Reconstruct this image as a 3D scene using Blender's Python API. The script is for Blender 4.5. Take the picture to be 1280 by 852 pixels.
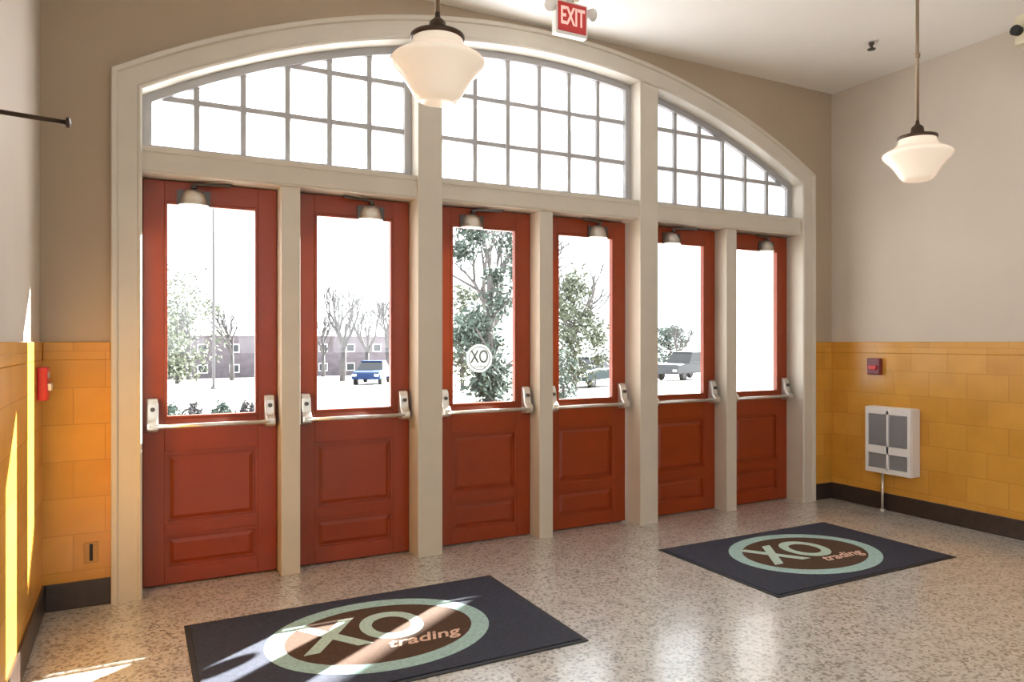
import bpy, bmesh, math, random
from mathutils import Vector, Matrix

for o in list(bpy.data.objects):
    bpy.data.objects.remove(o, do_unlink=True)
sc = bpy.context.scene
COL = sc.collection
PI = math.pi

# ------------------------------------------------------------------ camera
FPX = 902.0
YAW = math.radians(27.5)
CAMZ = 1.45
cam_d = bpy.data.cameras.new('camera')
cam_d.sensor_width = 36.0
cam_d.lens = FPX / 1280.0 * 36.0
cam_d.shift_y = 1.0 / 1280.0
cam_d.clip_start = 0.05
cam_d.clip_end = 600
cam = bpy.data.objects.new('camera', cam_d)
COL.objects.link(cam)
cam.location = (0, 0, CAMZ)
cam.rotation_euler = (PI / 2, 0, -YAW)
sc.camera = cam

# ------------------------------------------------------------------ light
sc.view_settings.view_transform = 'Standard'
sc.view_settings.look = 'None'
sc.view_settings.gamma = 1.0
sc.view_settings.exposure = 0.12
sc.view_settings.use_curve_mapping = False

SKY = 3.6
world = bpy.data.worlds.new('sky')
sc.world = world
world.use_nodes = True
wn = world.node_tree
wn.nodes.clear()
w_out = wn.nodes.new('ShaderNodeOutputWorld')
w_bg = wn.nodes.new('ShaderNodeBackground')
w_bg.inputs['Color'].default_value = (0.93, 0.97, 1.0, 1)
w_bg.inputs['Strength'].default_value = SKY
wn.links.new(w_bg.outputs[0], w_out.inputs[0])

sun_d = bpy.data.lights.new('sun', 'SUN')
sun_d.energy = 62.0
sun_d.angle = math.radians(0.6)
sun_d.color = (1.0, 0.98, 0.96)
sun = bpy.data.objects.new('sun', sun_d)
COL.objects.link(sun)
SUN_EL = math.radians(29.6)
sd = Vector((-0.814 * math.cos(SUN_EL), -0.581 * math.cos(SUN_EL), -math.sin(SUN_EL)))
sun.rotation_euler = sd.to_track_quat('-Z', 'Y').to_euler()
sun.location = (12, 12, 9)


def area(name, loc, rot, sx, sy, power, color):
    d = bpy.data.lights.new(name, 'AREA')
    d.shape = 'RECTANGLE'
    d.size = sx
    d.size_y = sy
    d.energy = power
    d.color = color
    o = bpy.data.objects.new(name, d)
    COL.objects.link(o)
    o.location = loc
    o.rotation_euler = rot
    return o


# added fill lamps behind the camera, in unseen openings of side and rear walls
SIDE_FILL_Y = (-0.85, -2.35, -3.85)
for wy in SIDE_FILL_Y:
    area('side_fill_light', (-0.62, wy, 2.35), (0, -PI / 2 - 0.35, 0), 1.7, 1.1, 33, (0.84, 0.92, 1.0))
REAR_FILL_X = (0.6, 2.65, 4.7)
for wx in REAR_FILL_X:
    area('rear_fill_light', (wx, -7.15, 2.2), (PI / 2 + 0.5, 0, 0), 1.4, 2.0, 4, (0.95, 0.97, 1.0))

# ------------------------------------------------------------------ dimensions
XL, XR = -0.46, 5.76          # side walls
YW = 4.60                     # inner face of the door wall
YB = -7.0                     # rear wall
WT = 0.26
ZC = 3.76                     # ceiling
XC = 2.687                    # centre of the arch
HO = 2.657                    # half opening
ZARC = 3.73 - 5.607           # arch centre height
RIN = 5.447                   # inner radius
ZTILE = 1.45
YD = 4.75                     # door face


def arch_z(x, r=RIN):
    return ZARC + math.sqrt(max(r * r - (x - XC) ** 2, 0))


# ------------------------------------------------------------------ helpers
class MB:
    def __init__(self):
        self.bm = bmesh.new()

    def quadbox(self, x0, x1, y0, y1, z0, z1):
        v = [self.bm.verts.new(p) for p in
             ((x0, y0, z0), (x1, y0, z0), (x1, y1, z0), (x0, y1, z0),
              (x0, y0, z1), (x1, y0, z1), (x1, y1, z1), (x0, y1, z1))]
        for f in ((0, 3, 2, 1), (4, 5, 6, 7), (0, 1, 5, 4), (1, 2, 6, 5), (2, 3, 7, 6), (3, 0, 4, 7)):
            self.bm.faces.new([v[i] for i in f])
        return self

    def prism(self, pts, a0, a1, axis='y'):
        """polygon (p,q) extruded along axis"""
        def mk(p, q, a):
            return {'y': (p, a, q), 'x': (a, p, q), 'z': (p, q, a)}[axis]
        A = [self.bm.verts.new(mk(p, q, a0)) for p, q in pts]
        B = [self.bm.verts.new(mk(p, q, a1)) for p, q in pts]
        n = len(pts)
        self.bm.faces.new(A)
        self.bm.faces.new(B[::-1])
        for i in range(n):
            j = (i + 1) % n
            self.bm.faces.new((A[i], B[i], B[j], A[j]))
        return self

    def ring(self, outer, inner, a0, a1, axis='y'):
        """closed ring between two polygons with the same number of points"""
        def mk(p, q, a):
            return {'y': (p, a, q), 'x': (a, p, q), 'z': (p, q, a)}[axis]
        n = len(outer)
        vs = [[self.bm.verts.new(mk(p, q, a)) for p, q in poly] for poly in (outer, inner) for a in (a0, a1)]
        o0, o1, i0, i1 = vs
        for k in range(n):
            j = (k + 1) % n
            self.bm.faces.new((o0[k], o0[j], i0[j], i0[k]))
            self.bm.faces.new((o1[k], i1[k], i1[j], o1[j]))
            self.bm.faces.new((o0[k], o1[k], o1[j], o0[j]))
            self.bm.faces.new((i0[k], i0[j], i1[j], i1[k]))
        return self

    def sweep(self, path, normals, profile, closed_profile=True):
        """path of (x,z), outward normals (mitred) of (x,z), profile of (offset, y)"""
        rows = []
        for (px, pz), (nx, nz) in zip(path, normals):
            rows.append([self.bm.verts.new((px + nx * o, y, pz + nz * o)) for o, y in profile])
        m = len(profile)
        for a, b in zip(rows[:-1], rows[1:]):
            for k in range(m):
                j = (k + 1) % m
                self.bm.faces.new((a[k], a[j], b[j], b[k]))
        self.bm.faces.new(rows[0][::-1])
        self.bm.faces.new(rows[-1])
        return self

    def lathe(self, prof, c=(0, 0, 0), seg=32, axis='z', caps=True):
        rows = []
        for r, z in prof:
            row = []
            for k in range(seg):
                a = 2 * PI * k / seg
                p = (r * math.cos(a), r * math.sin(a), z)
                if axis == 'x':
                    p = (z, p[0], p[1])
                elif axis == 'y':
                    p = (p[0], z, p[1])
                row.append(self.bm.verts.new((c[0] + p[0], c[1] + p[1], c[2] + p[2])))
            rows.append(row)
        for a, b in zip(rows[:-1], rows[1:]):
            for k in range(seg):
                j = (k + 1) % seg
                self.bm.faces.new((a[k], a[j], b[j], b[k]))
        if caps:
            self.bm.faces.new(rows[0][::-1])
            self.bm.faces.new(rows[-1])
        return self

    def tube(self, p0, p1, r0, r1=None, seg=12):
        r1 = r0 if r1 is None else r1
        p0, p1 = Vector(p0), Vector(p1)
        d = (p1 - p0)
        if d.length < 1e-6:
            return self
        q = d.to_track_quat('Z', 'Y')
        A, B = [], []
        for k in range(seg):
            a = 2 * PI * k / seg
            e = q @ Vector((math.cos(a), math.sin(a), 0))
            A.append(self.bm.verts.new(p0 + e * r0))
            B.append(self.bm.verts.new(p1 + e * r1))
        for k in range(seg):
            j = (k + 1) % seg
            self.bm.faces.new((A[k], A[j], B[j], B[k]))
        self.bm.faces.new(A[::-1])
        self.bm.faces.new(B)
        return self

    def build(self, name, mat, parent=None, bevel=0, smooth=False, loc=None, recalc=True):
        if recalc:
            bmesh.ops.recalc_face_normals(self.bm, faces=self.bm.faces)
        me = bpy.data.meshes.new(name)
        self.bm.to_mesh(me)
        self.bm.free()
        me.materials.append(mat)
        if smooth:
            for p in me.polygons:
                p.use_smooth = True
        o = bpy.data.objects.new(name, me)
        COL.objects.link(o)
        if parent is not None:
            o.parent = parent
        if loc is not None:
            o.location = loc
        if bevel:
            m = o.modifiers.new('bevel', 'BEVEL')
            m.width = bevel
            m.segments = 2
            m.limit_method = 'ANGLE'
            m.angle_limit = math.radians(40)
        return o


def tag(o, label, cat, group=None, kind=None):
    o['label'] = label
    o['category'] = cat
    if group:
        o['group'] = group
    if kind:
        o['kind'] = kind
    return o


def thing(name, label, cat, loc=(0, 0, 0), rz=0, group=None, kind=None):
    o = bpy.data.objects.new(name, None)
    o.empty_display_size = 0.1
    COL.objects.link(o)
    o.location = loc
    o.rotation_euler = (0, 0, rz)
    return tag(o, label, cat, group, kind)


def copy_tree(o, parent=None):
    c = o.copy()
    COL.objects.link(c)
    if parent is not None:
        c.parent = parent
    for ch in list(o.children):
        copy_tree(ch, c)
    return c


def text_mesh(name, body, size, depth, mat, parent, loc, rot, shear=0.0, xscale=1.0, align='CENTER', offset=0.0):
    cu = bpy.data.curves.new(name, 'FONT')
    cu.body = body
    cu.size = size
    cu.extrude = depth
    cu.shear = shear
    cu.align_x = align
    cu.align_y = 'CENTER'
    cu.offset = offset
    tmp = bpy.data.objects.new(name + '_tmp', cu)
    COL.objects.link(tmp)
    dg = bpy.context.evaluated_depsgraph_get()
    me = bpy.data.meshes.new_from_object(tmp.evaluated_get(dg))
    bpy.data.objects.remove(tmp, do_unlink=True)
    me.materials.clear()
    me.materials.append(mat)
    me.transform(Matrix.Diagonal((xscale, 1, 1, 1)))
    o = bpy.data.objects.new(name, me)
    COL.objects.link(o)
    o.parent = parent
    o.location = loc
    o.rotation_euler = rot
    return o


def at(px, d):
    """ground-plan point seen at pixel column px at depth d along the view"""
    u = (px - 640.0) / FPX
    s, c = math.sin(YAW), math.cos(YAW)
    return d * (s + u * c), d * (c - u * s)


# ------------------------------------------------------------------ materials
def mat(name, color, rough=0.5, metal=0.0, spec=0.5, noise=0.0, nscale=8.0, bump=0.0, bscale=60.0, coat=0.0,
        emit=None, estr=0.0, sheen=0.0):
    m = bpy.data.materials.new(name)
    m.use_nodes = True
    nt = m.node_tree
    b = nt.nodes['Principled BSDF']
    b.inputs['Base Color'].default_value = (*color, 1)
    b.inputs['Roughness'].default_value = rough
    b.inputs['Metallic'].default_value = metal
    b.inputs['Specular IOR Level'].default_value = spec
    b.inputs['Coat Weight'].default_value = coat
    b.inputs['Sheen Weight'].default_value = sheen
    if emit:
        b.inputs['Emission Color'].default_value = (*emit, 1)
        b.inputs['Emission Strength'].default_value = estr
    tc = nt.nodes.new('ShaderNodeTexCoord')
    if noise:
        n = nt.nodes.new('ShaderNodeTexNoise')
        n.inputs['Scale'].default_value = nscale
        n.inputs['Detail'].default_value = 4
        nt.links.new(tc.outputs['Object'], n.inputs['Vector'])
        r = nt.nodes.new('ShaderNodeValToRGB')
        r.color_ramp.elements[0].position = 0.3
        r.color_ramp.elements[1].position = 0.7
        r.color_ramp.elements[0].color = (*[max(c * (1 - noise), 0) for c in color], 1)
        r.color_ramp.elements[1].color = (*[min(c * (1 + noise), 1) for c in color], 1)
        nt.links.new(n.outputs['Fac'], r.inputs[0])
        nt.links.new(r.outputs[0], b.inputs['Base Color'])
    if bump:
        n2 = nt.nodes.new('ShaderNodeTexNoise')
        n2.inputs['Scale'].default_value = bscale
        n2.inputs['Detail'].default_value = 3
        nt.links.new(tc.outputs['Object'], n2.inputs['Vector'])
        bp = nt.nodes.new('ShaderNodeBump')
        bp.inputs['Strength'].default_value = bump
        bp.inputs['Distance'].default_value = 0.01
        nt.links.new(n2.outputs['Fac'], bp.inputs['Height'])
        nt.links.new(bp.outputs[0], b.inputs['Normal'])
    return m


M_WALL = mat('wall_paint', (0.58, 0.515, 0.44), 0.75, noise=0.03, nscale=2, bump=0.05, bscale=90)
M_WALL_BACKLIT = mat('wall_paint_backlit', (0.43, 0.335, 0.24), 0.75, noise=0.03, nscale=2, bump=0.05, bscale=90)  # door wall: backlit shade put into the paint as a darker tan
M_HALL = mat('rear_wall_dark', (0.13, 0.09, 0.06), 0.6, noise=0.2, nscale=3)  # unseen rear wall, darkened to cut light thrown back at the door wall
M_CEIL = mat('ceiling_paint', (0.86, 0.84, 0.80), 0.85, noise=0.02, nscale=2)
M_TRIM = mat('cream_paint', (0.61, 0.56, 0.475), 0.35, noise=0.03, nscale=5)
M_SASH = mat('sash_paint', (0.40, 0.395, 0.40), 0.4, noise=0.03, nscale=9)
M_RED = mat('red_paint', (0.28, 0.036, 0.003), 0.33, noise=0.08, nscale=6)
M_BASE = mat('dark_base', (0.035, 0.022, 0.016), 0.3, noise=0.25, nscale=20)
M_STEEL = mat('satin_steel', (0.72, 0.69, 0.64), 0.28, metal=0.75)
M_STEELD = mat('dark_steel', (0.10, 0.09, 0.08), 0.35, metal=0.7)
M_BRONZE = mat('dark_bronze', (0.06, 0.035, 0.02), 0.4, metal=0.5)
M_STEM = mat('aged_brass', (0.30, 0.22, 0.15), 0.4, metal=0.6)
M_OPAL = mat('opal_glass', (0.86, 0.78, 0.68), 0.22, emit=(1.0, 0.80, 0.60), estr=0.30, spec=0.4)
M_NAVY = mat('navy_carpet', (0.030, 0.035, 0.058), 0.7, noise=0.3, nscale=60, bump=0.5, bscale=400, spec=0.35)
M_RUBBER = mat('black_rubber', (0.012, 0.012, 0.014), 0.6)
M_TEAL = mat('teal_pile', (0.36, 0.53, 0.50), 0.95, noise=0.15, nscale=60, bump=0.4, bscale=400)
M_BROWN = mat('brown_pile', (0.075, 0.035, 0.016), 0.95, noise=0.2, nscale=60, bump=0.4, bscale=400)
M_MINT = mat('mint_pile', (0.45, 0.58, 0.50), 0.95, noise=0.15, nscale=60)
M_SCRIPT = mat('script_pile', (0.72, 0.48, 0.36), 0.95, noise=0.15, nscale=60)
M_REDALARM = mat('alarm_red', (0.62, 0.02, 0.03), 0.35)
M_MAROON = mat('alarm_maroon', (0.17, 0.018, 0.03), 0.35)
M_WHITE = mat('white_plastic', (0.78, 0.76, 0.72), 0.4)
M_HEATER = mat('heater_enamel', (0.74, 0.72, 0.70), 0.35)
M_GRILLE = mat('heater_grille', (0.30, 0.31, 0.33), 0.4, metal=0.3)
M_BEIGE = mat('beige_plastic', (0.62, 0.56, 0.40), 0.5)
M_EXITRED = mat('exit_red', (0.45, 0.03, 0.03), 0.4, emit=(0.9, 0.06, 0.05), estr=0.12)
M_EXITLET = mat('exit_letter', (0.85, 0.6, 0.55), 0.4, emit=(1.0, 0.55, 0.5), estr=0.35)
M_DECAL = mat('decal_white', (0.85, 0.86, 0.86), 0.5)
M_DECALD = mat('decal_grey', (0.20, 0.24, 0.24), 0.5)
M_CONC = mat('concrete', (0.50, 0.47, 0.44), 0.9, noise=0.1, nscale=0.6)
M_BRICK = mat('far_brick', (0.14, 0.12, 0.14), 0.9, noise=0.2, nscale=1.5)
M_STUCCO = mat('pale_stucco', (0.74, 0.69, 0.67), 0.9, noise=0.04, nscale=1)
M_BARK = mat('bark', (0.075, 0.07, 0.072), 0.95, noise=0.25, nscale=4)
M_LEAFD = mat('evergreen', (0.075, 0.105, 0.088), 0.9, noise=0.4, nscale=1.2)
M_LEAFP = mat('pale_leaf', (0.10, 0.115, 0.075), 0.9, noise=0.35, nscale=1.2)
M_POLE = mat('pole_paint', (0.09, 0.09, 0.10), 0.7)
M_CARB = mat('car_blue', (0.012, 0.03, 0.10), 0.6, spec=0.2)
M_CARD = mat('car_dark', (0.016, 0.034, 0.042), 0.6, spec=0.2)
M_CARG = mat('car_grey', (0.06, 0.066, 0.076), 0.5, spec=0.2)
M_CARGL = mat('car_window', (0.02, 0.022, 0.028), 0.08)
M_TYRE = mat('tyre', (0.015, 0.015, 0.015), 0.8)
M_SLOT = mat('slot_black', (0.01, 0.01, 0.01), 0.6)
M_OUTLET = mat('outlet_plate', (0.45, 0.24, 0.06), 0.4)

# clear glass
M_GLASS = bpy.data.materials.new('clear_glass')
M_GLASS.use_nodes = True
nt = M_GLASS.node_tree
nt.nodes.clear()
g_out = nt.nodes.new('ShaderNodeOutputMaterial')
g_mix = nt.nodes.new('ShaderNodeMixShader')
g_tr = nt.nodes.new('ShaderNodeBsdfTransparent')
g_tr.inputs[0].default_value = (0.95, 0.965, 0.96, 1)
g_gl = nt.nodes.new('ShaderNodeBsdfGlossy')
g_gl.inputs['Roughness'].default_value = 0.02
g_lw = nt.nodes.new('ShaderNodeLayerWeight')
g_pw = nt.nodes.new('ShaderNodeMath')
g_pw.operation = 'POWER'
g_pw.inputs[1].default_value = 5.0
g_fr = nt.nodes.new('ShaderNodeMath')
g_fr.operation = 'MULTIPLY_ADD'
g_fr.inputs[1].default_value = 0.9
g_fr.inputs[2].default_value = 0.03
nt.links.new(g_lw.outputs['Facing'], g_pw.inputs[0])
nt.links.new(g_pw.outputs[0], g_fr.inputs[0])
nt.links.new(g_fr.outputs[0], g_mix.inputs[0])
nt.links.new(g_tr.outputs[0], g_mix.inputs[1])
nt.links.new(g_gl.outputs[0], g_mix.inputs[2])
nt.links.new(g_mix.outputs[0], g_out.inputs[0])


# frosted glass of the transoms
M_FROST = bpy.data.materials.new('frosted_glass')
M_FROST.use_nodes = True
nt = M_FROST.node_tree
nt.nodes.clear()
f_out = nt.nodes.new('ShaderNodeOutputMaterial')
f_mix = nt.nodes.new('ShaderNodeMixShader')
f_mix.inputs[0].default_value = 0.06
f_tl = nt.nodes.new('ShaderNodeBsdfTranslucent')
f_tl.inputs[0].default_value = (0.72, 0.75, 0.79, 1)
f_gl = nt.nodes.new('ShaderNodeBsdfGlossy')
f_gl.inputs['Roughness'].default_value = 0.1
nt.links.new(f_tl.outputs[0], f_mix.inputs[1])
nt.links.new(f_gl.outputs[0], f_mix.inputs[2])
nt.links.new(f_mix.outputs[0], f_out.inputs[0])


# white vinyl decal that lets some daylight through
M_DECAL = bpy.data.materials.new('decal_vinyl')
M_DECAL.use_nodes = True
nt = M_DECAL.node_tree
nt.nodes.clear()
k_out = nt.nodes.new('ShaderNodeOutputMaterial')
k_mix = nt.nodes.new('ShaderNodeMixShader')
k_mix.inputs[0].default_value = 0.28
k_df = nt.nodes.new('ShaderNodeBsdfDiffuse')
k_df.inputs[0].default_value = (0.82, 0.83, 0.83, 1)
k_tl = nt.nodes.new('ShaderNodeBsdfTranslucent')
k_tl.inputs[0].default_value = (0.85, 0.85, 0.85, 1)
nt.links.new(k_df.outputs[0], k_mix.inputs[1])
nt.links.new(k_tl.outputs[0], k_mix.inputs[2])
nt.links.new(k_mix.outputs[0], k_out.inputs[0])


def tile_material(name, axis):
    m = bpy.data.materials.new(name)
    m.use_nodes = True
    nt = m.node_tree
    b = nt.nodes['Principled BSDF']
    tc = nt.nodes.new('ShaderNodeTexCoord')
    sep = nt.nodes.new('ShaderNodeSeparateXYZ')
    com = nt.nodes.new('ShaderNodeCombineXYZ')
    nt.links.new(tc.outputs['Object'], sep.inputs[0])
    nt.links.new(sep.outputs['X' if axis == 'x' else 'Y'], com.inputs[0])
    nt.links.new(sep.outputs['Z'], com.inputs[1])
    br = nt.nodes.new('ShaderNodeTexBrick')
    br.inputs['Scale'].default_value = 1.0
    br.inputs['Brick Width'].default_value = 0.305
    br.inputs['Row Height'].default_value = 0.20
    br.inputs['Mortar Size'].default_value = 0.003
    br.inputs['Mortar Smooth'].default_value = 0.2
    br.inputs['Bias'].default_value = 0.0
    br.inputs['Color1'].default_value = (0.58, 0.275, 0.036, 1)
    br.inputs['Color2'].default_value = (0.65, 0.325, 0.052, 1)
    br.inputs['Mortar'].default_value = (0.50, 0.235, 0.035, 1)
    nt.links.new(com.outputs[0], br.inputs['Vector'])
    no = nt.nodes.new('ShaderNodeTexNoise')
    no.inputs['Scale'].default_value = 5
    no.inputs['Detail'].default_value = 3
    nt.links.new(tc.outputs['Object'], no.inputs['Vector'])
    mp = nt.nodes.new('ShaderNodeMapRange')
    mp.inputs['To Min'].default_value = 0.82
    mp.inputs['To Max'].default_value = 1.15
    nt.links.new(no.outputs['Fac'], mp.inputs['Value'])
    hs = nt.nodes.new('ShaderNodeHueSaturation')
    nt.links.new(br.outputs['Color'], hs.inputs['Color'])
    nt.links.new(mp.outputs[0], hs.inputs['Value'])
    nt.links.new(hs.outputs[0], b.inputs['Base Color'])
    b.inputs['Roughness'].default_value = 0.26
    bp = nt.nodes.new('ShaderNodeBump')
    bp.inputs['Strength'].default_value = 0.22
    bp.inputs['Distance'].default_value = 0.004
    bp.invert = True
    nt.links.new(br.outputs['Fac'], bp.inputs['Height'])
    nt.links.new(bp.outputs[0], b.inputs['Normal'])
    return m


M_TILEX = tile_material('glazed_tile_front', 'x')
M_TILEY = tile_material('glazed_tile_side', 'y')

# terrazzo
M_FLOOR = bpy.data.materials.new('terrazzo')
M_FLOOR.use_nodes = True
nt = M_FLOOR.node_tree
b = nt.nodes['Principled BSDF']
tc = nt.nodes.new('ShaderNodeTexCoord')
vo = nt.nodes.new('ShaderNodeTexVoronoi')
vo.inputs['Scale'].default_value = 75
nt.links.new(tc.outputs['Object'], vo.inputs['Vector'])
sepc = nt.nodes.new('ShaderNodeSeparateColor')
nt.links.new(vo.outputs['Color'], sepc.inputs[0])
rp = nt.nodes.new('ShaderNodeValToRGB')
rp.color_ramp.interpolation = 'CONSTANT'
e = rp.color_ramp.elements
e[0].position = 0.0
e[0].color = (0.23, 0.205, 0.175, 1)
e[1].position = 0.14
e[1].color = (0.50, 0.485, 0.44, 1)
for p, c in ((0.45, (0.57, 0.56, 0.52)), (0.72, (0.35, 0.325, 0.285)), (0.88, (0.60, 0.58, 0.55))):
    k = e.new(p)
    k.color = (*c, 1)
nt.links.new(sepc.outputs[0], rp.inputs[0])
no = nt.nodes.new('ShaderNodeTexNoise')
no.inputs['Scale'].default_value = 7
no.inputs['Detail'].default_value = 5
nt.links.new(tc.outputs['Object'], no.inputs['Vector'])
mp = nt.nodes.new('ShaderNodeMapRange')
mp.inputs['To Min'].default_value = 0.72
mp.inputs['To Max'].default_value = 1.28
nt.links.new(no.outputs['Fac'], mp.inputs['Value'])
hs = nt.nodes.new('ShaderNodeHueSaturation')
nt.links.new(rp.outputs[0], hs.inputs['Color'])
nt.links.new(mp.outputs[0], hs.inputs['Value'])
nt.links.new(hs.outputs[0], b.inputs['Base Color'])
b.inputs['Roughness'].default_value = 0.34
b.inputs['Coat Weight'].default_value = 0.9
b.inputs['Coat Roughness'].default_value = 0.16
b.inputs['Specular IOR Level'].default_value = 1.0

# ------------------------------------------------------------------ room shell
floor = MB().quadbox(XL - WT, XR + WT, YB - WT, YW + WT, -0.15, 0.0).build('floor', M_FLOOR)
tag(floor, 'polished speckled beige terrazzo floor of the lobby', 'floor', kind='structure')
ceil = MB().quadbox(XL - WT, XR + WT, YB - WT, YW + WT, ZC, ZC + 0.25).build('ceiling', M_CEIL)
tag(ceil, 'plain pale ceiling over the lobby', 'ceiling', kind='structure')

# door wall: outline with the arched opening cut in it (opening 3 cm outside the lining face)
LIN = 0.03
x0, x1 = XC - HO - LIN, XC + HO + LIN
N = 48
arc = [(x0 + (x1 - x0) * k / N, arch_z(x0 + (x1 - x0) * k / N, RIN + LIN)) for k in range(N + 1)]
outline = [(XL, 0.0), (XL, ZC), (XR, ZC), (XR, 0.0), (x1, 0.0)] + arc[::-1] + [(x0, 0.0)]
bm = MB()
# built of strips: left pier, right pier and the spandrel over the arch
bm.quadbox(XL - WT, x0, YW, YW + WT, 0, ZC)
bm.quadbox(x1, XR + WT, YW, YW + WT, 0, ZC)
for (xa, za), (xb, zb) in zip(arc[:-1], arc[1:]):
    bm.prism([(xa, za), (xb, zb), (xb, ZC), (xa, ZC)], YW, YW + WT, 'y')
bmesh.ops.remove_doubles(bm.bm, verts=bm.bm.verts, dist=1e-5)
wall_n = bm.build('wall_front', M_WALL_BACKLIT)
tag(wall_n, 'backlit wall, shade painted in as tan, around the big arched entrance', 'wall', kind='structure')

bm = MB()
ys = [YB]
edges = []
for wy in SIDE_FILL_Y[::-1]:  # unseen openings added for the side fill lamps
    edges += [wy - 0.55, wy + 0.55]
prev = YB - WT
for k in range(0, len(edges), 2):
    bm.quadbox(XL - WT, XL, prev, edges[k], 0, ZC)
    bm.quadbox(XL - WT, XL, edges[k], edges[k + 1], 0, 1.5)
    bm.quadbox(XL - WT, XL, edges[k], edges[k + 1], 3.2, ZC)
    prev = edges[k + 1]
bm.quadbox(XL - WT, XL, prev, YW, 0, ZC)
wall_l = tag(bm.build('wall_left', M_WALL), 'pale left wall with tiled lower half', 'wall', kind='structure')
wall_r = tag(MB().quadbox(XR, XR + WT, YB - WT, YW, 0, ZC).build('wall_right', M_WALL),
             'pale right wall above golden glazed tiles', 'wall', kind='structure')
bm = MB()
prev = XL
for wx in REAR_FILL_X:  # unseen rear openings, likewise added for fill lamps
    bm.quadbox(prev, wx - 0.7, YB - WT, YB, 0, ZC)
    bm.quadbox(wx - 0.7, wx + 0.7, YB - WT, YB, 0, 1.2)
    bm.quadbox(wx - 0.7, wx + 0.7, YB - WT, YB, 3.2, ZC)
    prev = wx + 0.7
bm.quadbox(prev, XR, YB - WT, YB, 0, ZC)
tag(bm.build('wall_rear', M_HALL), 'rear wall of the lobby behind the viewer', 'wall', kind='structure')

# glazed tile wainscot (parts of the walls), 14 mm proud, with a rounded cap course
TT = 0.014
XCL, XCR = XC - HO - 0.155, XC + HO + 0.155      # outer edges of the casing
ZT = ZTILE - 0.10


def wainscot(x0, x1, y0, y1, m, parent):
    MB().quadbox(x0, x1, y0, y1, 0.12, ZT).build('wainscot', m, parent)
    MB().quadbox(x0, x1, y0, y1, ZT, ZTILE).build('cap_tile', m, parent, bevel=0.006)


wainscot(XL + TT, XCL - 0.001, YW - TT, YW, M_TILEX, wall_n)
wainscot(XCR + 0.001, XR - TT, YW - TT, YW, M_TILEX, wall_n)
wainscot(XL, XL + TT, YB, YW, M_TILEY, wall_l)
wainscot(XR - TT, XR, YB, YW, M_TILEY, wall_r)
BH = 0.145
B2 = 0.026
o = MB().quadbox(XL, XL + B2, YB, YW, 0, BH).build('baseboard_left', M_BASE, bevel=0.004)
tag(o, 'dark baseboard along the left wall', 'baseboard', kind='structure')
o = MB().quadbox(XR - B2, XR, YB, YW, 0, BH).build('baseboard_right', M_BASE, bevel=0.004)
tag(o, 'dark baseboard along the right wall under the heater', 'baseboard', kind='structure')
o = MB().quadbox(XL + B2, XCL - 0.001, YW - B2, YW, 0, BH).build('baseboard_front_left', M_BASE, bevel=0.004)
tag(o, 'short dark baseboard left of the red doors', 'baseboard', kind='structure')
o = MB().quadbox(XCR + 0.001, XR - B2, YW - B2, YW, 0, BH).build('baseboard_front_right', M_BASE, bevel=0.004)
tag(o, 'short dark baseboard right of the red doors', 'baseboard', kind='structure')

# ------------------------------------------------------------------ arch casing and jamb lining
xa, xb = XC - HO, XC + HO
path = [(xa, 0.0), (xa, arch_z(xa))]
norm = [(-1.0, 0.0)]
phi0 = math.asin(HO / RIN)
# mitred corner at the spring line
def mitre(n1, n2):
    s = Vector((n1[0] + n2[0], n1[1] + n2[1]))
    k = 2.0 / s.dot(s)
    return (s.x * k, s.y * k)


n_arc_l = (-math.sin(phi0), math.cos(phi0))
norm.append(mitre((-1, 0), n_arc_l))
NA = 56
for k in range(1, NA):
    ph = -phi0 + 2 * phi0 * k / NA
    path.append((XC + RIN * math.sin(ph), ZARC + RIN * math.cos(ph)))
    norm.append((math.sin(ph), math.cos(ph)))
path += [(xb, arch_z(xb)), (xb, 0.0)]
norm += [mitre((1, 0), (math.sin(phi0), math.cos(phi0))), (1.0, 0.0)]
casing_prof = [(0, 4.62), (0, 4.572), (0.010, 4.562), (0.020, 4.562), (0.026, 4.568), (0.118, 4.568),
               (0.126, 4.556), (0.148, 4.552), (0.155, 4.558), (0.155, 4.62)]
casing_prof = [(a, min(y, YW)) for a, y in casing_prof]
o = MB().sweep(path, norm, casing_prof).build('trim_1', M_TRIM)
tag(o, 'wide cream casing running up both sides and over the arch', 'trim', kind='structure')
lin_prof = [(0.0, YW), (0.0, YW + WT), (LIN, YW + WT), (LIN, YW)]
o = MB().sweep(path, norm, lin_prof).build('trim_2', M_TRIM)
tag(o, 'cream lining inside the arched opening', 'trim', kind='structure')

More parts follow.
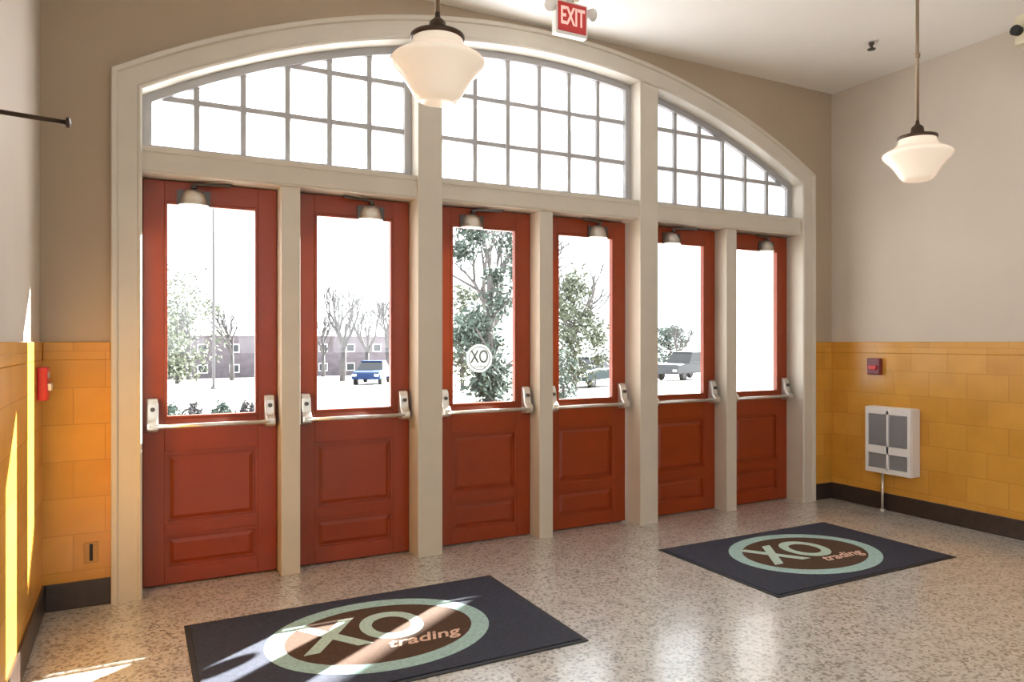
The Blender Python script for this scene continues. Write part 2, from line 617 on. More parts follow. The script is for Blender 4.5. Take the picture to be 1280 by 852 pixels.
PW = 0.176
PCX = (XC - 0.925, XC + 0.925)
bays = [(xa, PCX[0] - PW / 2), (PCX[0] + PW / 2, PCX[1] - PW / 2), (PCX[1] + PW / 2, xb)]
tn = 3
for k, px in enumerate(PCX):
    a, bb = px - PW / 2, px + PW / 2
    top = [(a + (bb - a) * i / 6, arch_z(a + (bb - a) * i / 6)) for i in range(7)]
    o = MB().prism([(a, 0.0)] + top + [(bb, 0.0)], 4.578, YW + WT, 'y').build('trim_%d' % tn, M_TRIM, bevel=0.004)
    tag(o, ['broad cream post between the second and third red doors',
            'broad cream post between the fourth and fifth red doors'][k], 'post', kind='structure')
    tn += 1
MW = 0.115
ZH0, ZH1 = 2.415, 2.565
for k, (a, bb) in enumerate(bays):
    c = (a + bb) / 2
    o = MB().quadbox(c - MW / 2, c + MW / 2, 4.612, YW + WT - 0.01, 0, ZH0).build('trim_%d' % tn, M_TRIM, bevel=0.004)
    tag(o, ['narrow cream post between the first and second red doors',
            'narrow cream post between the third and fourth red doors',
            'narrow cream post between the fifth and sixth red doors'][k], 'post', kind='structure')
    tn += 1
    m_ = MB().quadbox(a, bb, 4.600, YW + WT - 0.01, ZH0, ZH1)
    m_.quadbox(a, bb, 4.590, 4.600, ZH0 + 0.012, ZH0 + 0.040)
    m_.quadbox(a, bb, 4.594, 4.600, ZH1 - 0.03, ZH1)
    o = m_.build('trim_%d' % tn, M_TRIM)
    tag(o, ['cream rail over the left pair of red doors', 'cream rail over the middle pair of red doors',
            'cream rail over the right pair of red doors'][k], 'rail', kind='structure')
    tn += 1

# ------------------------------------------------------------------ transom windows
YG0, YG1 = 4.715, 4.760
FW = 0.05
MT = 0.032
for k, (a, bb) in enumerate(bays):
    NB = 20
    xs_o = [bb - (bb - a) * i / NB for i in range(NB + 1)]
    ai, bi = a + FW, bb - FW
    xs_i = [bi - (bi - ai) * i / NB for i in range(NB + 1)]
    outer = [(a, ZH1), (bb, ZH1)] + [(x, arch_z(x)) for x in xs_o]
    inner = [(ai, ZH1 + 0.035), (bi, ZH1 + 0.035)] + [(x, arch_z(x, RIN - FW)) for x in xs_i]
    win = MB().ring(outer, inner, YG0 - 0.012, YG1 + 0.012, 'y').build('window_%d' % (k + 1), M_SASH)
    tag(win, ['left arched transom window of small panes over the first two doors',
              'tall middle transom window of small panes behind the hanging lamp',
              'right arched transom window of small panes over the last two doors'][k], 'window', kind='structure')
    c = (a + bb) / 2
    mu = MB()
    for j in (-2, -1, 0, 1, 2):
        x = c + j * 0.265
        zt = min(arch_z(x - MT / 2, RIN - FW), arch_z(x + MT / 2, RIN - FW)) + 0.01
        mu.quadbox(x - MT / 2, x + MT / 2, YG0, YG1, ZH1 + 0.03, zt)
    for zh in (2.885, 3.205):
        # clip against the arch
        xl, xr = ai - 0.01, bi + 0.01
        rr = RIN - FW
        half = math.sqrt(max(rr * rr - (zh - ZARC) ** 2, 0))
        xl, xr = max(xl, XC - half - 0.01), min(xr, XC + half + 0.01)
        if xr - xl > 0.08:
            mu.quadbox(xl, xr, YG0 + 0.004, YG1 - 0.004, zh - MT / 2, zh + MT / 2)
    mu.build('muntins', M_SASH, win)
    gp = MB()
    gp.bm.faces.new([gp.bm.verts.new((p, 4.738, q)) for p, q in inner])
    gp.build('glass_pane', M_FROST, win)

# ------------------------------------------------------------------ doors
DW = (bays[0][1] - bays[0][0] - MW) / 2 - 0.008
DH = 2.408
ST = 0.114
DT = 0.045
GZ0, GZ1 = 0.992, 2.285


def panel_mesh(x0, x1, z0, z1):
    """raised-and-fielded panel with a sunk moulding"""
    m_ = MB()
    m_.ring([(x0, z0), (x1, z0), (x1, z1), (x0, z1)],
            [(x0 + .018, z0 + .018), (x1 - .018, z0 + .018), (x1 - .018, z1 - .018), (x0 + .018, z1 - .018)],
            0.004, 0.030, 'y')
    # sunk field and bevelled raised centre
    m_.quadbox(x0 + .018, x1 - .018, 0.016, 0.034, z0 + .018, z1 - .018)
    i = .052
    b_ = m_.bm
    lo = [(x0 + .03, z0 + .03), (x1 - .03, z0 + .03), (x1 - .03, z1 - .03), (x0 + .03, z1 - .03)]
    hi = [(x0 + i, z0 + i), (x1 - i, z0 + i), (x1 - i, z1 - i), (x0 + i, z1 - i)]
    A = [b_.verts.new((p, 0.016, q)) for p, q in lo]
    B = [b_.verts.new((p, 0.007, q)) for p, q in hi]
    for q in range(4):
        r = (q + 1) % 4
        b_.faces.new((A[q], A[r], B[r], B[q]))
    b_.faces.new(B)
    return m_


def make_door(n, xleft, hinge_left, label):
    root = MB()
    W = DW
    root.quadbox(0, ST, 0, DT, 0.008, DH)
    root.quadbox(W - ST, W, 0, DT, 0.008, DH)
    for z0, z1 in ((0.008, 0.095), (0.300, 0.362), (0.795, GZ0), (GZ1, DH)):
        root.quadbox(ST, W - ST, 0, DT, z0, z1)
    d = root.build('door_%d' % n, M_RED, bevel=0.003)
    d.location = (xleft, YD, 0)
    tag(d, label, 'door', kind='structure')
    panel_mesh(ST, W - ST, 0.362, 0.795).build('door_panel', M_RED, d)
    panel_mesh(ST, W - ST, 0.095, 0.300).build('door_panel', M_RED, d)
    g = .016
    MB().ring([(ST, GZ0), (W - ST, GZ0), (W - ST, GZ1), (ST, GZ1)],
              [(ST + g, GZ0 + g), (W - ST - g, GZ0 + g), (W - ST - g, GZ1 - g), (ST + g, GZ1 - g)],
              -0.004, 0.040, 'y').build('glazing_bead', M_RED, d, bevel=0.003)
    MB().quadbox(ST + .006, W - ST - .006, 0.020, 0.026, GZ0 + .006, GZ1 - .006).build('glass_pane', M_GLASS, d)
    ws = MB()
    ws.quadbox(-0.0038, 0.02, DT, DT + .012, 0, DH + .006)
    ws.quadbox(W - .02, W + .0038, DT, DT + .012, 0, DH + .006)
    ws.quadbox(.02, W - .02, DT, DT + .012, DH - .02, DH + .0065)
    ws.quadbox(.02, W - .02, DT, DT + .012, 0, .03)
    ws.build('weatherstrip', M_RUBBER, d)
    # panic bar: two end housings and the crossbar between their feet
    pb = MB().tube((0.055, -0.082, 0.955), (W - 0.055, -0.082, 0.955), 0.013, seg=14).build('panic_bar', M_STEEL, d, smooth=True)
    for s, xc in ((0, 0.050), (1, W - 0.050)):
        h = MB()
        w2 = 0.030
        # tall cast housing, deeper at its foot where the bar is hung
        h.prism([(0.0, 0.915), (-0.070, 0.925), (-0.094, 0.94), (-0.094, 0.972), (-0.060, 1.00), (-0.046, 1.085),
                 (-0.030, 1.115), (0.0, 1.12)], xc - w2, xc + w2, 'x')
        hb = h.build('end_housing', M_STEEL, pb, bevel=0.008)
        k = MB().tube((xc, -0.050, 1.055), (xc, -0.068, 1.055), 0.013, seg=12)
        k.build('lock_cylinder', M_STEELD, hb)
    # surface closer: pot-bellied body, spindle and arm
    cx = W * (0.36 if hinge_left else 0.64)
    zc = 2.318
    body = MB()
    prof = [(0.102, -0.055), (0.104, -0.047), (0.094, -0.040), (0.090, -0.010), (0.078, 0.026), (0.055, 0.048), (0.022, 0.056), (0.003, 0.058)]
    rows = []
    for r, z in prof:
        r, z = r * 0.82, z * 0.9
        rows.append([body.bm.verts.new((cx + r * math.cos(t), -0.85 * r * math.sin(t), zc + z))
                     for t in [PI * q / 16 for q in range(17)]])
    for A, B in zip(rows[:-1], rows[1:]):
        for q in range(16):
            body.bm.faces.new((A[q], A[q + 1], B[q + 1], B[q]))
    for A in (rows[0], rows[-1]):
        body.bm.faces.new(A)
    body.bm.faces.new([r[0] for r in rows] + [r[-1] for r in rows[::-1]])
    cl = body.build('door_closer', M_STEEL, d)
    for p in cl.data.polygons:
        p.use_smooth = len(p.vertices) == 4
    sgn = 1 if hinge_left else -1
    arm = MB()
    arm.tube((cx, -0.035, zc + 0.050), (cx, -0.035, zc + 0.074), 0.016, seg=12)
    arm.prism([(cx - 0.012, -0.047), (cx + sgn * 0.20, -0.105), (cx + sgn * 0.20, -0.088), (cx + 0.012, -0.027)], zc + 0.066, zc + 0.076, 'z')
    arm.prism([(cx + sgn * 0.21, -0.108), (cx + sgn * 0.19, -0.108), (cx + sgn * 0.045, -0.045), (cx + sgn * 0.065, -0.040)], zc + 0.076, zc + 0.084, 'z')
    arm.build('closer_arm', M_STEELD, cl)
    base = MB().quadbox(cx - 0.092, cx + 0.092, -0.012, 0.0, zc - 0.050, zc + 0.040).build('mounting_plate', M_STEELD, cl)
    return d


door_x = []
for a, bb in bays:
    c = (a + bb) / 2
    door_x += [(a + bb) / 2 - MW / 2 - DW - 0.004, c + MW / 2 + 0.004]
labels = ['red half-glazed door at the left end of the row, light pole seen through it',
          'second red door from the left, bare trees seen through its glass',
          'third red door from the left, round white decal on its glass',
          'fourth red door from the left, pale leafy tree seen through it',
          'fifth red door from the left, parked pickup seen through it',
          'red door at the right end of the row, only a blank pale wall through it']
doors = []
for n in range(6):
    doors.append(make_door(n + 1, door_x[n], n % 2 == 0, labels[n]))

# round decal with a monogram on the inside of the third door's glass
d3 = doors[2]
dcx, dcz = 0.345, 1.33
dec = MB().lathe([(0.102, 0.0), (0.102, 0.002)], (dcx, 0.0165, dcz), 40, 'y').build('decal', M_DECAL, d3)
MB().ring([(dcx + .086 * math.cos(2 * PI * q / 40), dcz + .086 * math.sin(2 * PI * q / 40)) for q in range(40)],
          [(dcx + .080 * math.cos(2 * PI * q / 40), dcz + .080 * math.sin(2 * PI * q / 40)) for q in range(40)],
          0.0150, 0.0165, 'y').build('decal_ring', M_DECALD, dec)
text_mesh('decal_lettering', 'XO', 0.13, 0.0008, M_DECALD, dec, (dcx, 0.0155, dcz + 0.008), (PI / 2, 0, 0), xscale=0.72, offset=0.002)
text_mesh('decal_script', 'trading', 0.035, 0.0006, M_DECALD, dec, (dcx, 0.0155, dcz - 0.058), (PI / 2, 0, 0), shear=0.35)

# ------------------------------------------------------------------ pendants
def make_pendant(x, y, label):
    r = thing('pendant_light', label, 'lamp', (x, y, ZC), group='schoolhouse pendant lamps')
    zb = 2.405 - ZC
    shade = [(0.004, 0.0), (0.050, 0.001), (0.078, 0.008), (0.096, 0.028), (0.112, 0.056), (0.130, 0.084), (0.150, 0.110),
             (0.172, 0.132), (0.187, 0.150), (0.190, 0.162), (0.184, 0.172), (0.166, 0.183), (0.140, 0.196),
             (0.118, 0.212), (0.106, 0.232), (0.101, 0.250), (0.100, 0.262)]
    MB().lathe([(a, zb + z) for a, z in shade], (0, 0, 0), 48).build('lamp_shade', M_OPAL, r, smooth=True)
    fit = [(0.104, 0.250), (0.108, 0.256), (0.108, 0.268), (0.090, 0.276), (0.062, 0.284), (0.050, 0.300), (0.046, 0.322),
           (0.028, 0.334), (0.016, 0.342), (0.014, 0.362)]
    MB().lathe([(a * 0.72 if z > 0.27 else a, zb + z) for a, z in fit], (0, 0, 0), 32).build('fitter', M_BRONZE, r, smooth=True)
    st = MB().tube((0, 0, zb + 0.355), (0, 0, -0.02), 0.0095, seg=14).build('stem', M_STEM, r, smooth=True)
    MB().lathe([(0.0095, -0.62), (0.015, -0.615), (0.016, -0.595), (0.0095, -0.59)], (0, 0, 0), 16).build('coupling', M_STEM, st)
    MB().lathe([(0.004, -0.05), (0.03, -0.045), (0.058, -0.025), (0.065, -0.008), (0.065, 0.0)], (0, 0, 0), 28).build('canopy', M_BRONZE, r, smooth=True)
    return r


make_pendant(1.07, 2.70, 'cream opal glass pendant lamp hanging in front of the middle transom window')
make_pendant(4.13, 2.70, 'cream opal glass pendant lamp on a long stem against the right wall')

# ------------------------------------------------------------------ exit sign
ex = thing('exit_sign', 'red lit EXIT sign with two lamp heads hung from the ceiling over the arch', 'sign', (2.57, 4.10, ZC), 0)
MB().lathe([(0.065, -0.028), (0.07, -0.02), (0.07, 0.0)], (0, 0, 0), 24).build('mount', M_BEIGE, ex)
bx = MB().quadbox(-0.125, 0.125, -0.028, 0.028, -0.275, -0.05).build('housing', M_WHITE, ex, bevel=0.008)
MB().tube((0, 0, -0.055), (0, 0, -0.02), 0.03).build('neck', M_WHITE, ex)
MB().quadbox(-0.110, 0.110, -0.034, -0.027, -0.255, -0.065).build('face', M_EXITRED, ex, bevel=0.003)
text_mesh('lettering', 'EXIT', 0.165, 0.002, M_EXITLET, ex, (0, -0.036, -0.160), (PI / 2, 0, 0), xscale=0.56, offset=0.003)
for s in (-1, 1):
    hd = MB().lathe([(0.018, 0.03), (0.036, 0.020), (0.043, -0.012), (0.040, -0.022), (0.006, -0.022)], (0, 0, 0), 20, 'y')
    ho = hd.build('lamp_head', M_WHITE, ex, smooth=True)
    ho.location = (s * 0.160, -0.015, -0.10)
    ho.rotation_euler = (0.35, 0, s * 0.4)
    MB().tube((s * 0.118, 0, -0.10), (s * 0.150, -0.008, -0.10), 0.012).build('swivel', M_BEIGE, ex)

# ------------------------------------------------------------------ ceiling fittings
sp = thing('sprinkler', 'small dark sprinkler head on the ceiling left of the far lamp stem', 'sprinkler', (5.02, 3.65, ZC))
MB().lathe([(0.045, -0.006), (0.05, -0.002), (0.05, 0)], (0, 0, 0), 24).build('escutcheon', M_WHITE, sp)
MB().lathe([(0.030, -0.062), (0.030, -0.057), (0.010, -0.052), (0.012, -0.03), (0.020, -0.024), (0.020, -0.005)], (0, 0, 0), 16).build('head', M_STEELD, sp)
em = thing('emergency_light', 'beige box with a black lamp hanging by the ceiling at the right edge', 'lamp', (5.20, 2.64, ZC))
MB().lathe([(0.05, -0.02), (0.055, -0.012), (0.055, 0)], (0, 0, 0), 20).build('mount', M_BEIGE, em)
MB().tube((0, 0, -0.17), (0, 0, -0.015), 0.014).build('stem', M_BEIGE, em)
MB().quadbox(-0.055, 0.19, -0.06, 0.06, -0.355, -0.165).build('housing', M_BEIGE, em, bevel=0.012)
MB().lathe([(0.012, 0.02), (0.030, 0.008), (0.034, -0.035), (0.03, -0.04)], (-0.062, 0.03, -0.27), 16, 'x').build('lamp_head', M_SLOT, em)

# ------------------------------------------------------------------ left wall fittings
rod = thing('wall_bracket', 'thin dark metal rod with a disc end sticking out of left wall', 'bracket', (XL, 3.0, 2.235))
MB().lathe([(0.038, 0.0), (0.038, 0.008), (0.014, 0.016)], (0, 0, 0), 20, 'x').build('wall_plate', M_BRONZE, rod)
MB().tube((0.008, 0, 0.004), (0.245, 0, -0.008), 0.0085).build('rod', M_BRONZE, rod, smooth=True)
MB().lathe([(0.010, 0.236), (0.019, 0.240), (0.019, 0.250), (0.008, 0.254)], (0, 0, -0.008), 18, 'x').build('end_cap', M_BRONZE, rod)

pull = thing('fire_alarm', 'bright red fire alarm pull station on the tiled left wall', 'alarm', (XL + TT, 4.40, 1.235))
MB().quadbox(0, 0.045, -0.06, 0.06, -0.085, 0.085).build('housing', M_REDALARM, pull, bevel=0.008)
MB().prism([(-0.042, 0.0), (0.042, 0.0), (0.036, -0.035), (-0.036, -0.035)], 0.042, 0.060, 'x').build('handle', M_WHITE, pull, bevel=0.004)
MB().quadbox(0.044, 0.047, -0.04, 0.04, 0.03, 0.06).build('plate', M_WHITE, pull)

out = thing('wall_outlet', 'small outlet plate low on the tiles left of the doors', 'outlet', (-0.22, YW - TT, 0.295))
MB().quadbox(-0.035, 0.035, -0.006, 0, -0.058, 0.058).build('plate', M_OUTLET, out, bevel=0.003)
MB().quadbox(-0.008, 0.008, -0.008, -0.004, -0.046, 0.046).build('socket', M_SLOT, out)

# ------------------------------------------------------------------ right wall fittings
al = thing('fire_alarm', 'small dark maroon alarm box on the tiled right wall above the heater', 'alarm', (XR - TT, 4.13, 1.235))
MB().quadbox(-0.045, 0, -0.062, 0.062, -0.072, 0.072).build('housing', M_MAROON, al, bevel=0.008)
MB().prism([(-0.04, 0.01), (0.04, 0.01), (0.034, -0.028), (-0.034, -0.028)], -0.058, -0.042, 'x').build('handle', M_REDALARM, al, bevel=0.004)

HX = XR - TT
ht = thing('wall_heater', 'white metal wall heater with grey grilles on the tiled right wall', 'heater', (HX, 3.94, 0.33))
hw, hd_, hh = 0.21, 0.125, 0.565
MB().quadbox(-hd_ + 0.012, 0, -hw, hw, 0, hh).build('casing', M_HEATER, ht, bevel=0.010)
fr = MB()
zs = [0.03, 0.175, 0.225, hh - 0.045]
fr.quadbox(-hd_, -hd_ + 0.014, -hw + 0.004, -hw + 0.032, 0.004, hh - 0.004)
fr.quadbox(-hd_, -hd_ + 0.014, hw - 0.032, hw - 0.004, 0.004, hh - 0.004)
fr.quadbox(-hd_, -hd_ + 0.014, -0.009, 0.009, 0.03, hh - 0.03)
for z0, z1 in ((0.004, 0.045), (0.170, 0.235), (hh - 0.06, hh - 0.004)):
    fr.quadbox(-hd_, -hd_ + 0.014, -hw + 0.032, hw - 0.032, z0, z1)
fr.build('front_frame', M_HEATER, ht)
for z0, z1 in ((0.045, 0.170), (0.235, hh - 0.06)):
    for s in (0, 1):
        ya, yb = (-hw + 0.032, -0.012) if s == 0 else (0.012, hw - 0.032)
        gr = MB()
        gr.quadbox(-hd_ + 0.011, -hd_ + 0.013, ya, yb, z0, z1)
        n = int((z1 - z0) / 0.018)
        for q in range(n):
            zq = z0 + (q + 0.5) * (z1 - z0) / n
            gr.prism([(-hd_ + 0.012, zq + 0.005), (-hd_ + 0.003, zq - 0.003), (-hd_ + 0.003, zq - 0.005), (-hd_ + 0.012, zq + 0.003)], ya, yb, 'y') if False else \
                gr.quadbox(-hd_ + 0.004, -hd_ + 0.012, ya, yb, zq - 0.003, zq + 0.003)
        gr.build('grille', M_GRILLE, ht)
pp = MB().tube((-0.045, 0.10, 0.0), (-0.045, 0.10, -0.33), 0.011, seg=12).build('conduit', M_STEEL, ht, smooth=True)
MB().tube((-0.045, 0.10, -0.33), (-0.045, 0.10, -0.318), 0.022, seg=16).build('conduit_flange', M_STEEL, pp)

# ------------------------------------------------------------------ mats
def make_mat(x0, x1, y0, y1, label):
    cx, cy = (x0 + x1) / 2, (y0 + y1) / 2
    r = thing('floor_mat', label, 'mat', (cx, cy, 0), group='entrance mats')
    a, bq = (x1 - x0) / 2, (y1 - y0) / 2
    MB().quadbox(-a, a, -bq, bq, 0.0, 0.005).build('rubber_backing', M_RUBBER, r, bevel=0.002)
    MB().quadbox(-a + .025, a - .025, -bq + .025, bq - .025, 0.005, 0.0095).build('carpet', M_NAVY, r, bevel=0.002)

    def ell(ra, rb, n=64):
        return [(ra * math.cos(2 * PI * q / n), rb * math.sin(2 * PI * q / n)) for q in range(n)]
    em_ = MB().prism(ell(0.47, 0.35), 0.0092, 0.0100, 'z').build('emblem', M_BROWN, r)
    MB().ring(ell(0.555, 0.435), ell(0.465, 0.345), 0.0092, 0.0104, 'z').build('emblem_ring', M_TEAL, em_)
    text_mesh('lettering', 'XO', 0.47, 0.0006, M_MINT, em_, (-0.07, 0.045, 0.0104), (0, 0, 0), xscale=0.86, offset=0.012)
    text_mesh('script', 'trading', 0.13, 0.0006, M_SCRIPT, em_, (0.155, -0.165, 0.0112), (0, 0, 0), shear=0.35, offset=0.002)
    return r


make_mat(0.215, 1.945, 2.93, 4.032, 'navy entrance mat crossed by sunlight, nearer of the two mats')
make_mat(3.222, 4.895, 2.925, 3.986, 'navy entrance mat farther right, in front of the last two doors')

# ------------------------------------------------------------------ outside
def zg(y):
    return -0.15 - 0.03 * max(0.0, y - 9.0)


gb = MB()
v = gb.bm.verts
P = [[v.new((x, y, zg(y))) for x in (-120, 200)] for y in (YW + WT, 9.0, 230.0)]
for A, B in zip(P[:-1], P[1:]):
    gb.bm.faces.new((A[0], A[1], B[1], B[0]))
o = gb.build('ground', M_CONC)
tag(o, 'sunlit pale pavement outside the doors', 'ground', kind='structure')

# pale wing of the building beside the entrance
wg = thing('building_wing', 'pale blank building wall just outside the last door', 'building', (9.0, 4.95, -0.15))
MB().quadbox(0, 6, 0, 4.01, 0, 7.2).build('wall', M_STUCCO, wg)
MB().quadbox(-0.08, 6.08, -0.08, 4.09, 7.2, 7.4).build('coping', M_WHITE, wg)
MB().quadbox(-0.03, 6.0, 0, 4.03, 0, 0.18).build('plinth', M_CONC, wg)

# brick building far behind
YBR = 80.0
zb = zg(YBR)
bl = thing('brick_building', 'low brick building far behind the light pole', 'building', (10, YBR, zb))
MB().quadbox(-18, 17, 0, 12, 0, 4.35).build('wall', M_BRICK, bl)
MB().quadbox(-18.2, 17.2, -0.2, 12.2, 4.35, 4.75).build('parapet', M_WHITE, bl)
for q in range(11):
    for zz in (0.95, 3.05):
        xw = -16.2 + q * 3.05
        f = MB().quadbox(xw - .5, xw + .5, -0.08, 0.02, zz - .45, zz + .45).build('window', M_WHITE, bl)
        MB().quadbox(xw - .4, xw + .4, -0.10, -0.06, zz - .35, zz + .35).build('pane', M_CARG, f)

# light pole
px_, py_ = at(267, 40)
lp = thing('light_pole', 'tall thin pole standing outside the leftmost door', 'pole', (px_, py_, zg(py_)))
MB().tube((0, 0, 0), (0, 0, 12.2), 0.085, 0.06, seg=12).build('shaft', M_POLE, lp, smooth=True)
MB().lathe([(0.17, 0), (0.17, 0.08), (0.10, 0.16)], (0, 0, 0), 16).build('base', M_POLE, lp)
MB().lathe([(0.02, 12.2), (0.09, 12.25), (0.09, 12.32), (0.01, 12.4)], (0, 0, 0), 12).build('finial', M_POLE, lp)


def bare_branches(m_, p, d, ln, r, depth, rng):
    q = p + d * ln
    m_.tube(p, q, r, r * 0.72, seg=5 if depth > 2 else 3)
    if depth == 0:
        return
    n = 3 if rng.random() < 0.6 else 2
    for _ in range(n):
        t = rng.uniform(0.55, 1.0)
        ax = Vector((rng.uniform(-1, 1), rng.uniform(-1, 1), rng.uniform(-0.35, 0.6)))
        nd = (d + ax * rng.uniform(0.45, 0.75)).normalized()
        nd.z += 0.10
        bare_branches(m_, p + d * ln * t, nd.normalized(), ln * rng.uniform(0.62, 0.82), r * 0.6, depth - 1, rng)


def bare_tree(px, d, h, label, seed, lean=0.0):
    rng = random.Random(seed)
    x, y = at(px, d)
    t = thing('bare_tree', label, 'tree', (x, y, zg(y)), group='trees outside the doors')
    tr = MB()
    r = h * 0.022
    th = h * 0.28
    tr.tube((0, 0, -0.1), (lean * th, 0, th), r * 1.25, r, seg=8)
    tr.build('trunk', M_BARK, t, smooth=True)
    br = MB()
    top = Vector((lean * th, 0, th))
    for _ in range(4):
        nd = Vector((rng.uniform(-.6, .6) + lean, rng.uniform(-.6, .6), 1)).normalized()
        bare_branches(br, top, nd, h * 0.22, r * 0.7, 5, rng)
    br.build('branches', M_BARK, t)
    return t


def leafy_tree(px, d, h, w, m, label, seed, name='leafy_tree', z_low=0.12, dens=1500, ls=0.16, shape='oval'):
    rng = random.Random(seed)
    x, y = at(px, d)
    t = thing(name, label, 'tree' if 'tree' in name else 'shrub', (x, y, zg(y)), group='trees outside the doors' if 'tree' in name else 'shrubs outside the doors')
    tr = MB()
    tr.tube((0, 0, -0.1), (0, 0, h * 0.55), h * 0.02 + .02, h * 0.010 + .01, seg=8)
    for _ in range(10):
        z = rng.uniform(z_low, 0.75) * h
        a = rng.uniform(0, 2 * PI)
        rr = w * rng.uniform(.25, .42)
        tr.tube((0, 0, z), (rr * math.cos(a), rr * math.sin(a), z + h * .1), h * .007 + .006, h * .003 + .004, seg=5)
    tr.build('trunk', M_BARK, t)
    fo = MB()
    clumps = []
    for _ in range(34):
        zz = rng.uniform(z_low, 1.0)
        if shape == 'cone':
            rad = w / 2 * (1.05 - zz) ** 0.8
        else:
            q = (zz - z_low) / (1 - z_low)
            rad = w / 2 * math.sqrt(max(1 - (2 * q - 1) ** 2, 0.03))
        a = rng.uniform(0, 2 * PI)
        k = math.sqrt(rng.random()) * 0.85
        clumps.append((Vector((rad * k * math.cos(a), rad * k * math.sin(a), zz * h)), w * rng.uniform(.10, .19)))
    for _ in range(dens):
        c, s = rng.choice(clumps)
        p = c + Vector((rng.gauss(0, s * .55), rng.gauss(0, s * .55), rng.gauss(0, s * .5)))
        if p.z < 0.02:
            continue
        n1 = Vector((rng.uniform(-1, 1), rng.uniform(-1, 1), rng.uniform(-1, 1))).normalized()
        n2 = n1.orthogonal().normalized()
        l = ls * rng.uniform(.6, 1.3)
        vv = [fo.bm.verts.new(p + n1 * l * e1 + n2 * l * .5 * e2) for e1, e2 in ((-1, 0), (0, -1), (1, 0), (0, 1))]
        fo.bm.faces.new(vv)
    fo.build('foliage', m, t, recalc=False)
    return t


bare_tree(428, 54, 8.6, 'forked bare tree in the middle of the second door', 3, 0.05)
bare_tree(486, 66, 9.4, 'bare tree near the right stile of the second door', 11, -0.05)
bare_tree(290, 62, 7.5, 'bare tree right of the pole beyond the first door', 21)
bare_tree(236, 66, 8.4, 'wide bare tree between the leafy tree and the pole beyond the first door', 51)
bare_tree(404, 72, 7.6, 'bare tree at the left edge of the second door glass', 53)
bare_tree(458, 61, 7.8, 'slender bare tree above the blue car in the second door', 57, 0.03)
leafy_tree(222, 52, 7.4, 6.0, M_LEAFP, 'grey leafy tree left of the pole beyond the first door', 5, dens=2400, ls=0.17)
leafy_tree(612, 24, 7.6, 3.2, M_LEAFD, 'tall evergreen tree filling the glass of the third door', 7, name='evergreen_tree', z_low=0.06, dens=9000, ls=0.12, shape='oval')
bare_tree(606, 30, 9.4, 'bare tree rising over the evergreen in the third door', 15, 0.06)
leafy_tree(578, 34, 4.6, 3.0, M_LEAFP, 'pale bush left of the evergreen in the third door', 8, dens=1200, ls=0.14)
leafy_tree(718, 30, 4.7, 3.2, M_LEAFP, 'pale leafy tree seen through the fourth door', 9, dens=4200, ls=0.11)
bare_tree(712, 44, 8.6, 'thin bare tree behind the pale tree of the fourth door', 27, 0.02)
leafy_tree(704, 22, 1.7, 1.1, M_LEAFD, 'small dark green shrub at the left of the fourth door', 31, name='shrub', z_low=0.05, dens=900, ls=0.07)
bare_tree(846, 62, 5.2, 'small bare tree behind the pickup in the fifth door', 33)
leafy_tree(838, 70, 4.6, 3.6, M_LEAFD, 'dark green tree at the left of the fifth door', 35, dens=2200, ls=0.17)
for q, (px, wd) in enumerate(((213, 0.52), (241, 0.50), (279, 0.58), (309, 0.5))):
    leafy_tree(px, 15.5 + 0.8 * (q % 2), 0.46, wd, M_BARK if q % 2 else M_LEAFD,
               ['low dry shrub at the left foot of the first glass', 'low dry shrub left of the pole at the foot of the first glass',
                'low dark shrub right of the pole at the foot of the first glass', 'low dry shrub at the right foot of the first glass'][q],
               40 + q, name='shrub', z_low=0.05, dens=700, ls=0.05)


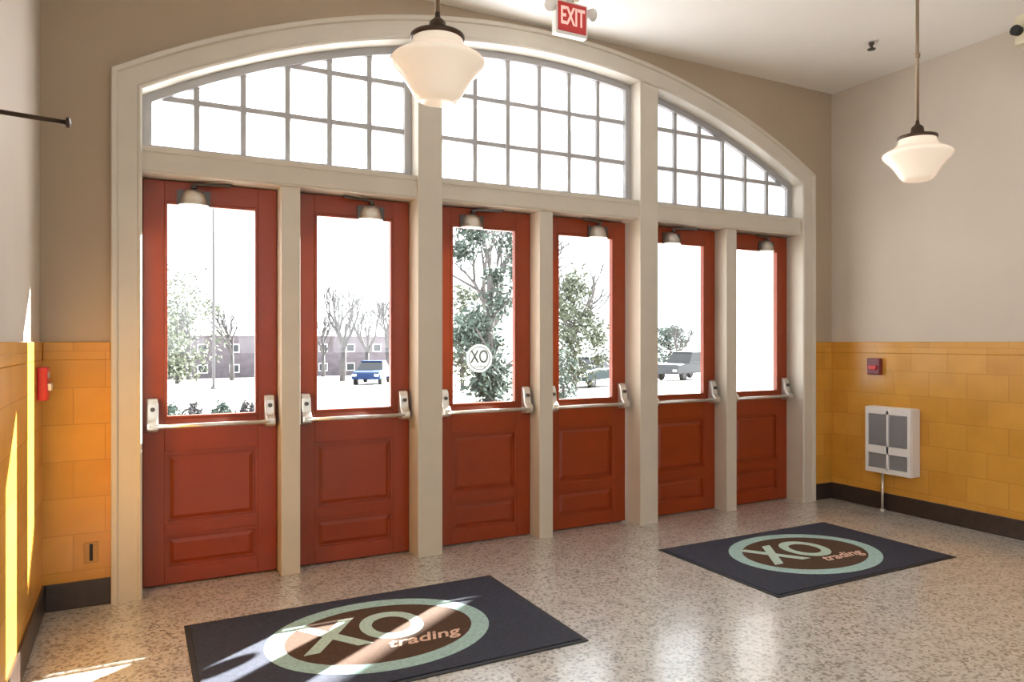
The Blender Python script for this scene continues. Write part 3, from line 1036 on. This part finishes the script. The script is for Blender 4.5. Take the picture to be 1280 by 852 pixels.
def car(px, d, rz, m, label, pickup=False):
    x, y = at(px, d)
    name = 'pickup_truck' if pickup else 'car'
    t = thing(name, label, 'truck' if pickup else 'car', (x, y, zg(y)), rz)
    hw = 0.88
    L = 2.25 if not pickup else 2.65
    if pickup:
        side = [(-L, .45), (L, .42), (L, .85), (L - .15, 1.02), (1.05, 1.10), (-L, 1.10)]
        cab = [(1.15, 1.08), (.55, 1.72), (-.75, 1.75), (-.95, 1.08)]
    else:
        side = [(-L, .42), (L, .38), (L, .70), (L - .2, .82), (1.0, .93), (-1.5, .95), (-L, .90)]
        cab = [(1.05, .91), (.35, 1.42), (-1.0, 1.45), (-1.75, .93)]
    MB().prism(side, -hw, hw, 'y').build('body', m, t, bevel=0.09)
    cb = MB()
    b_ = cb.bm
    A = [b_.verts.new((p, -hw + .06 if i in (0, 3) else -hw + .2, q)) for i, (p, q) in enumerate(cab)]
    B = [b_.verts.new((p, hw - .06 if i in (0, 3) else hw - .2, q)) for i, (p, q) in enumerate(cab)]
    b_.faces.new(A)
    b_.faces.new(B[::-1])
    for i in range(4):
        j = (i + 1) % 4
        b_.faces.new((A[i], B[i], B[j], A[j]))
    cb.build('cabin_windows', M_CARGL, t, bevel=0.05)
    (rx1, rz1), (rx0, _) = cab[1], cab[2]
    MB().quadbox(rx0 - .05, rx1 + .05, -hw + .2, hw - .2, rz1 - .03, rz1 + .06).build('roof', m, t, bevel=0.03)
    for sx in (-1, 1):
        for sy in (-1, 1):
            wv = MB().lathe([(.12, -.11), (.30, -.11), (.33, -.07), (.33, .07), (.30, .11), (.12, .11)], (0, 0, 0), 20, 'y').build('wheel', M_TYRE, t)
            wv.location = (sx * (L - .85), sy * (hw - .12), 0.33)
            MB().lathe([(.06, -.12), (.19, -.115), (.19, .115), (.06, .12)], (0, 0, 0), 16, 'y').build('hub', M_CARG, wv)
    for sy in (-1, 1):
        MB().quadbox(L - .05, L + .015, sy * .68 - .14, sy * .68 + .14, .58, .72).build('headlight', M_WHITE, t, bevel=0.02)


car(466, 46, math.radians(-118), M_CARB, 'dark blue car parked beyond the second door')
car(738, 36, math.radians(-150), M_CARD, 'dark car parked under the pale tree beyond the fourth door')
car(858, 46, math.radians(-160), M_CARG, 'grey pickup parked beyond the fifth door', True)

sc.cycles.use_denoising = True
sc.cycles.max_bounces = 10
sc.cycles.diffuse_bounces = 6
sc.cycles.transparent_max_bounces = 16
sc.cycles.caustics_reflective = False
sc.cycles.caustics_refractive = False
sc.cycles.sample_clamp_indirect = 6.0
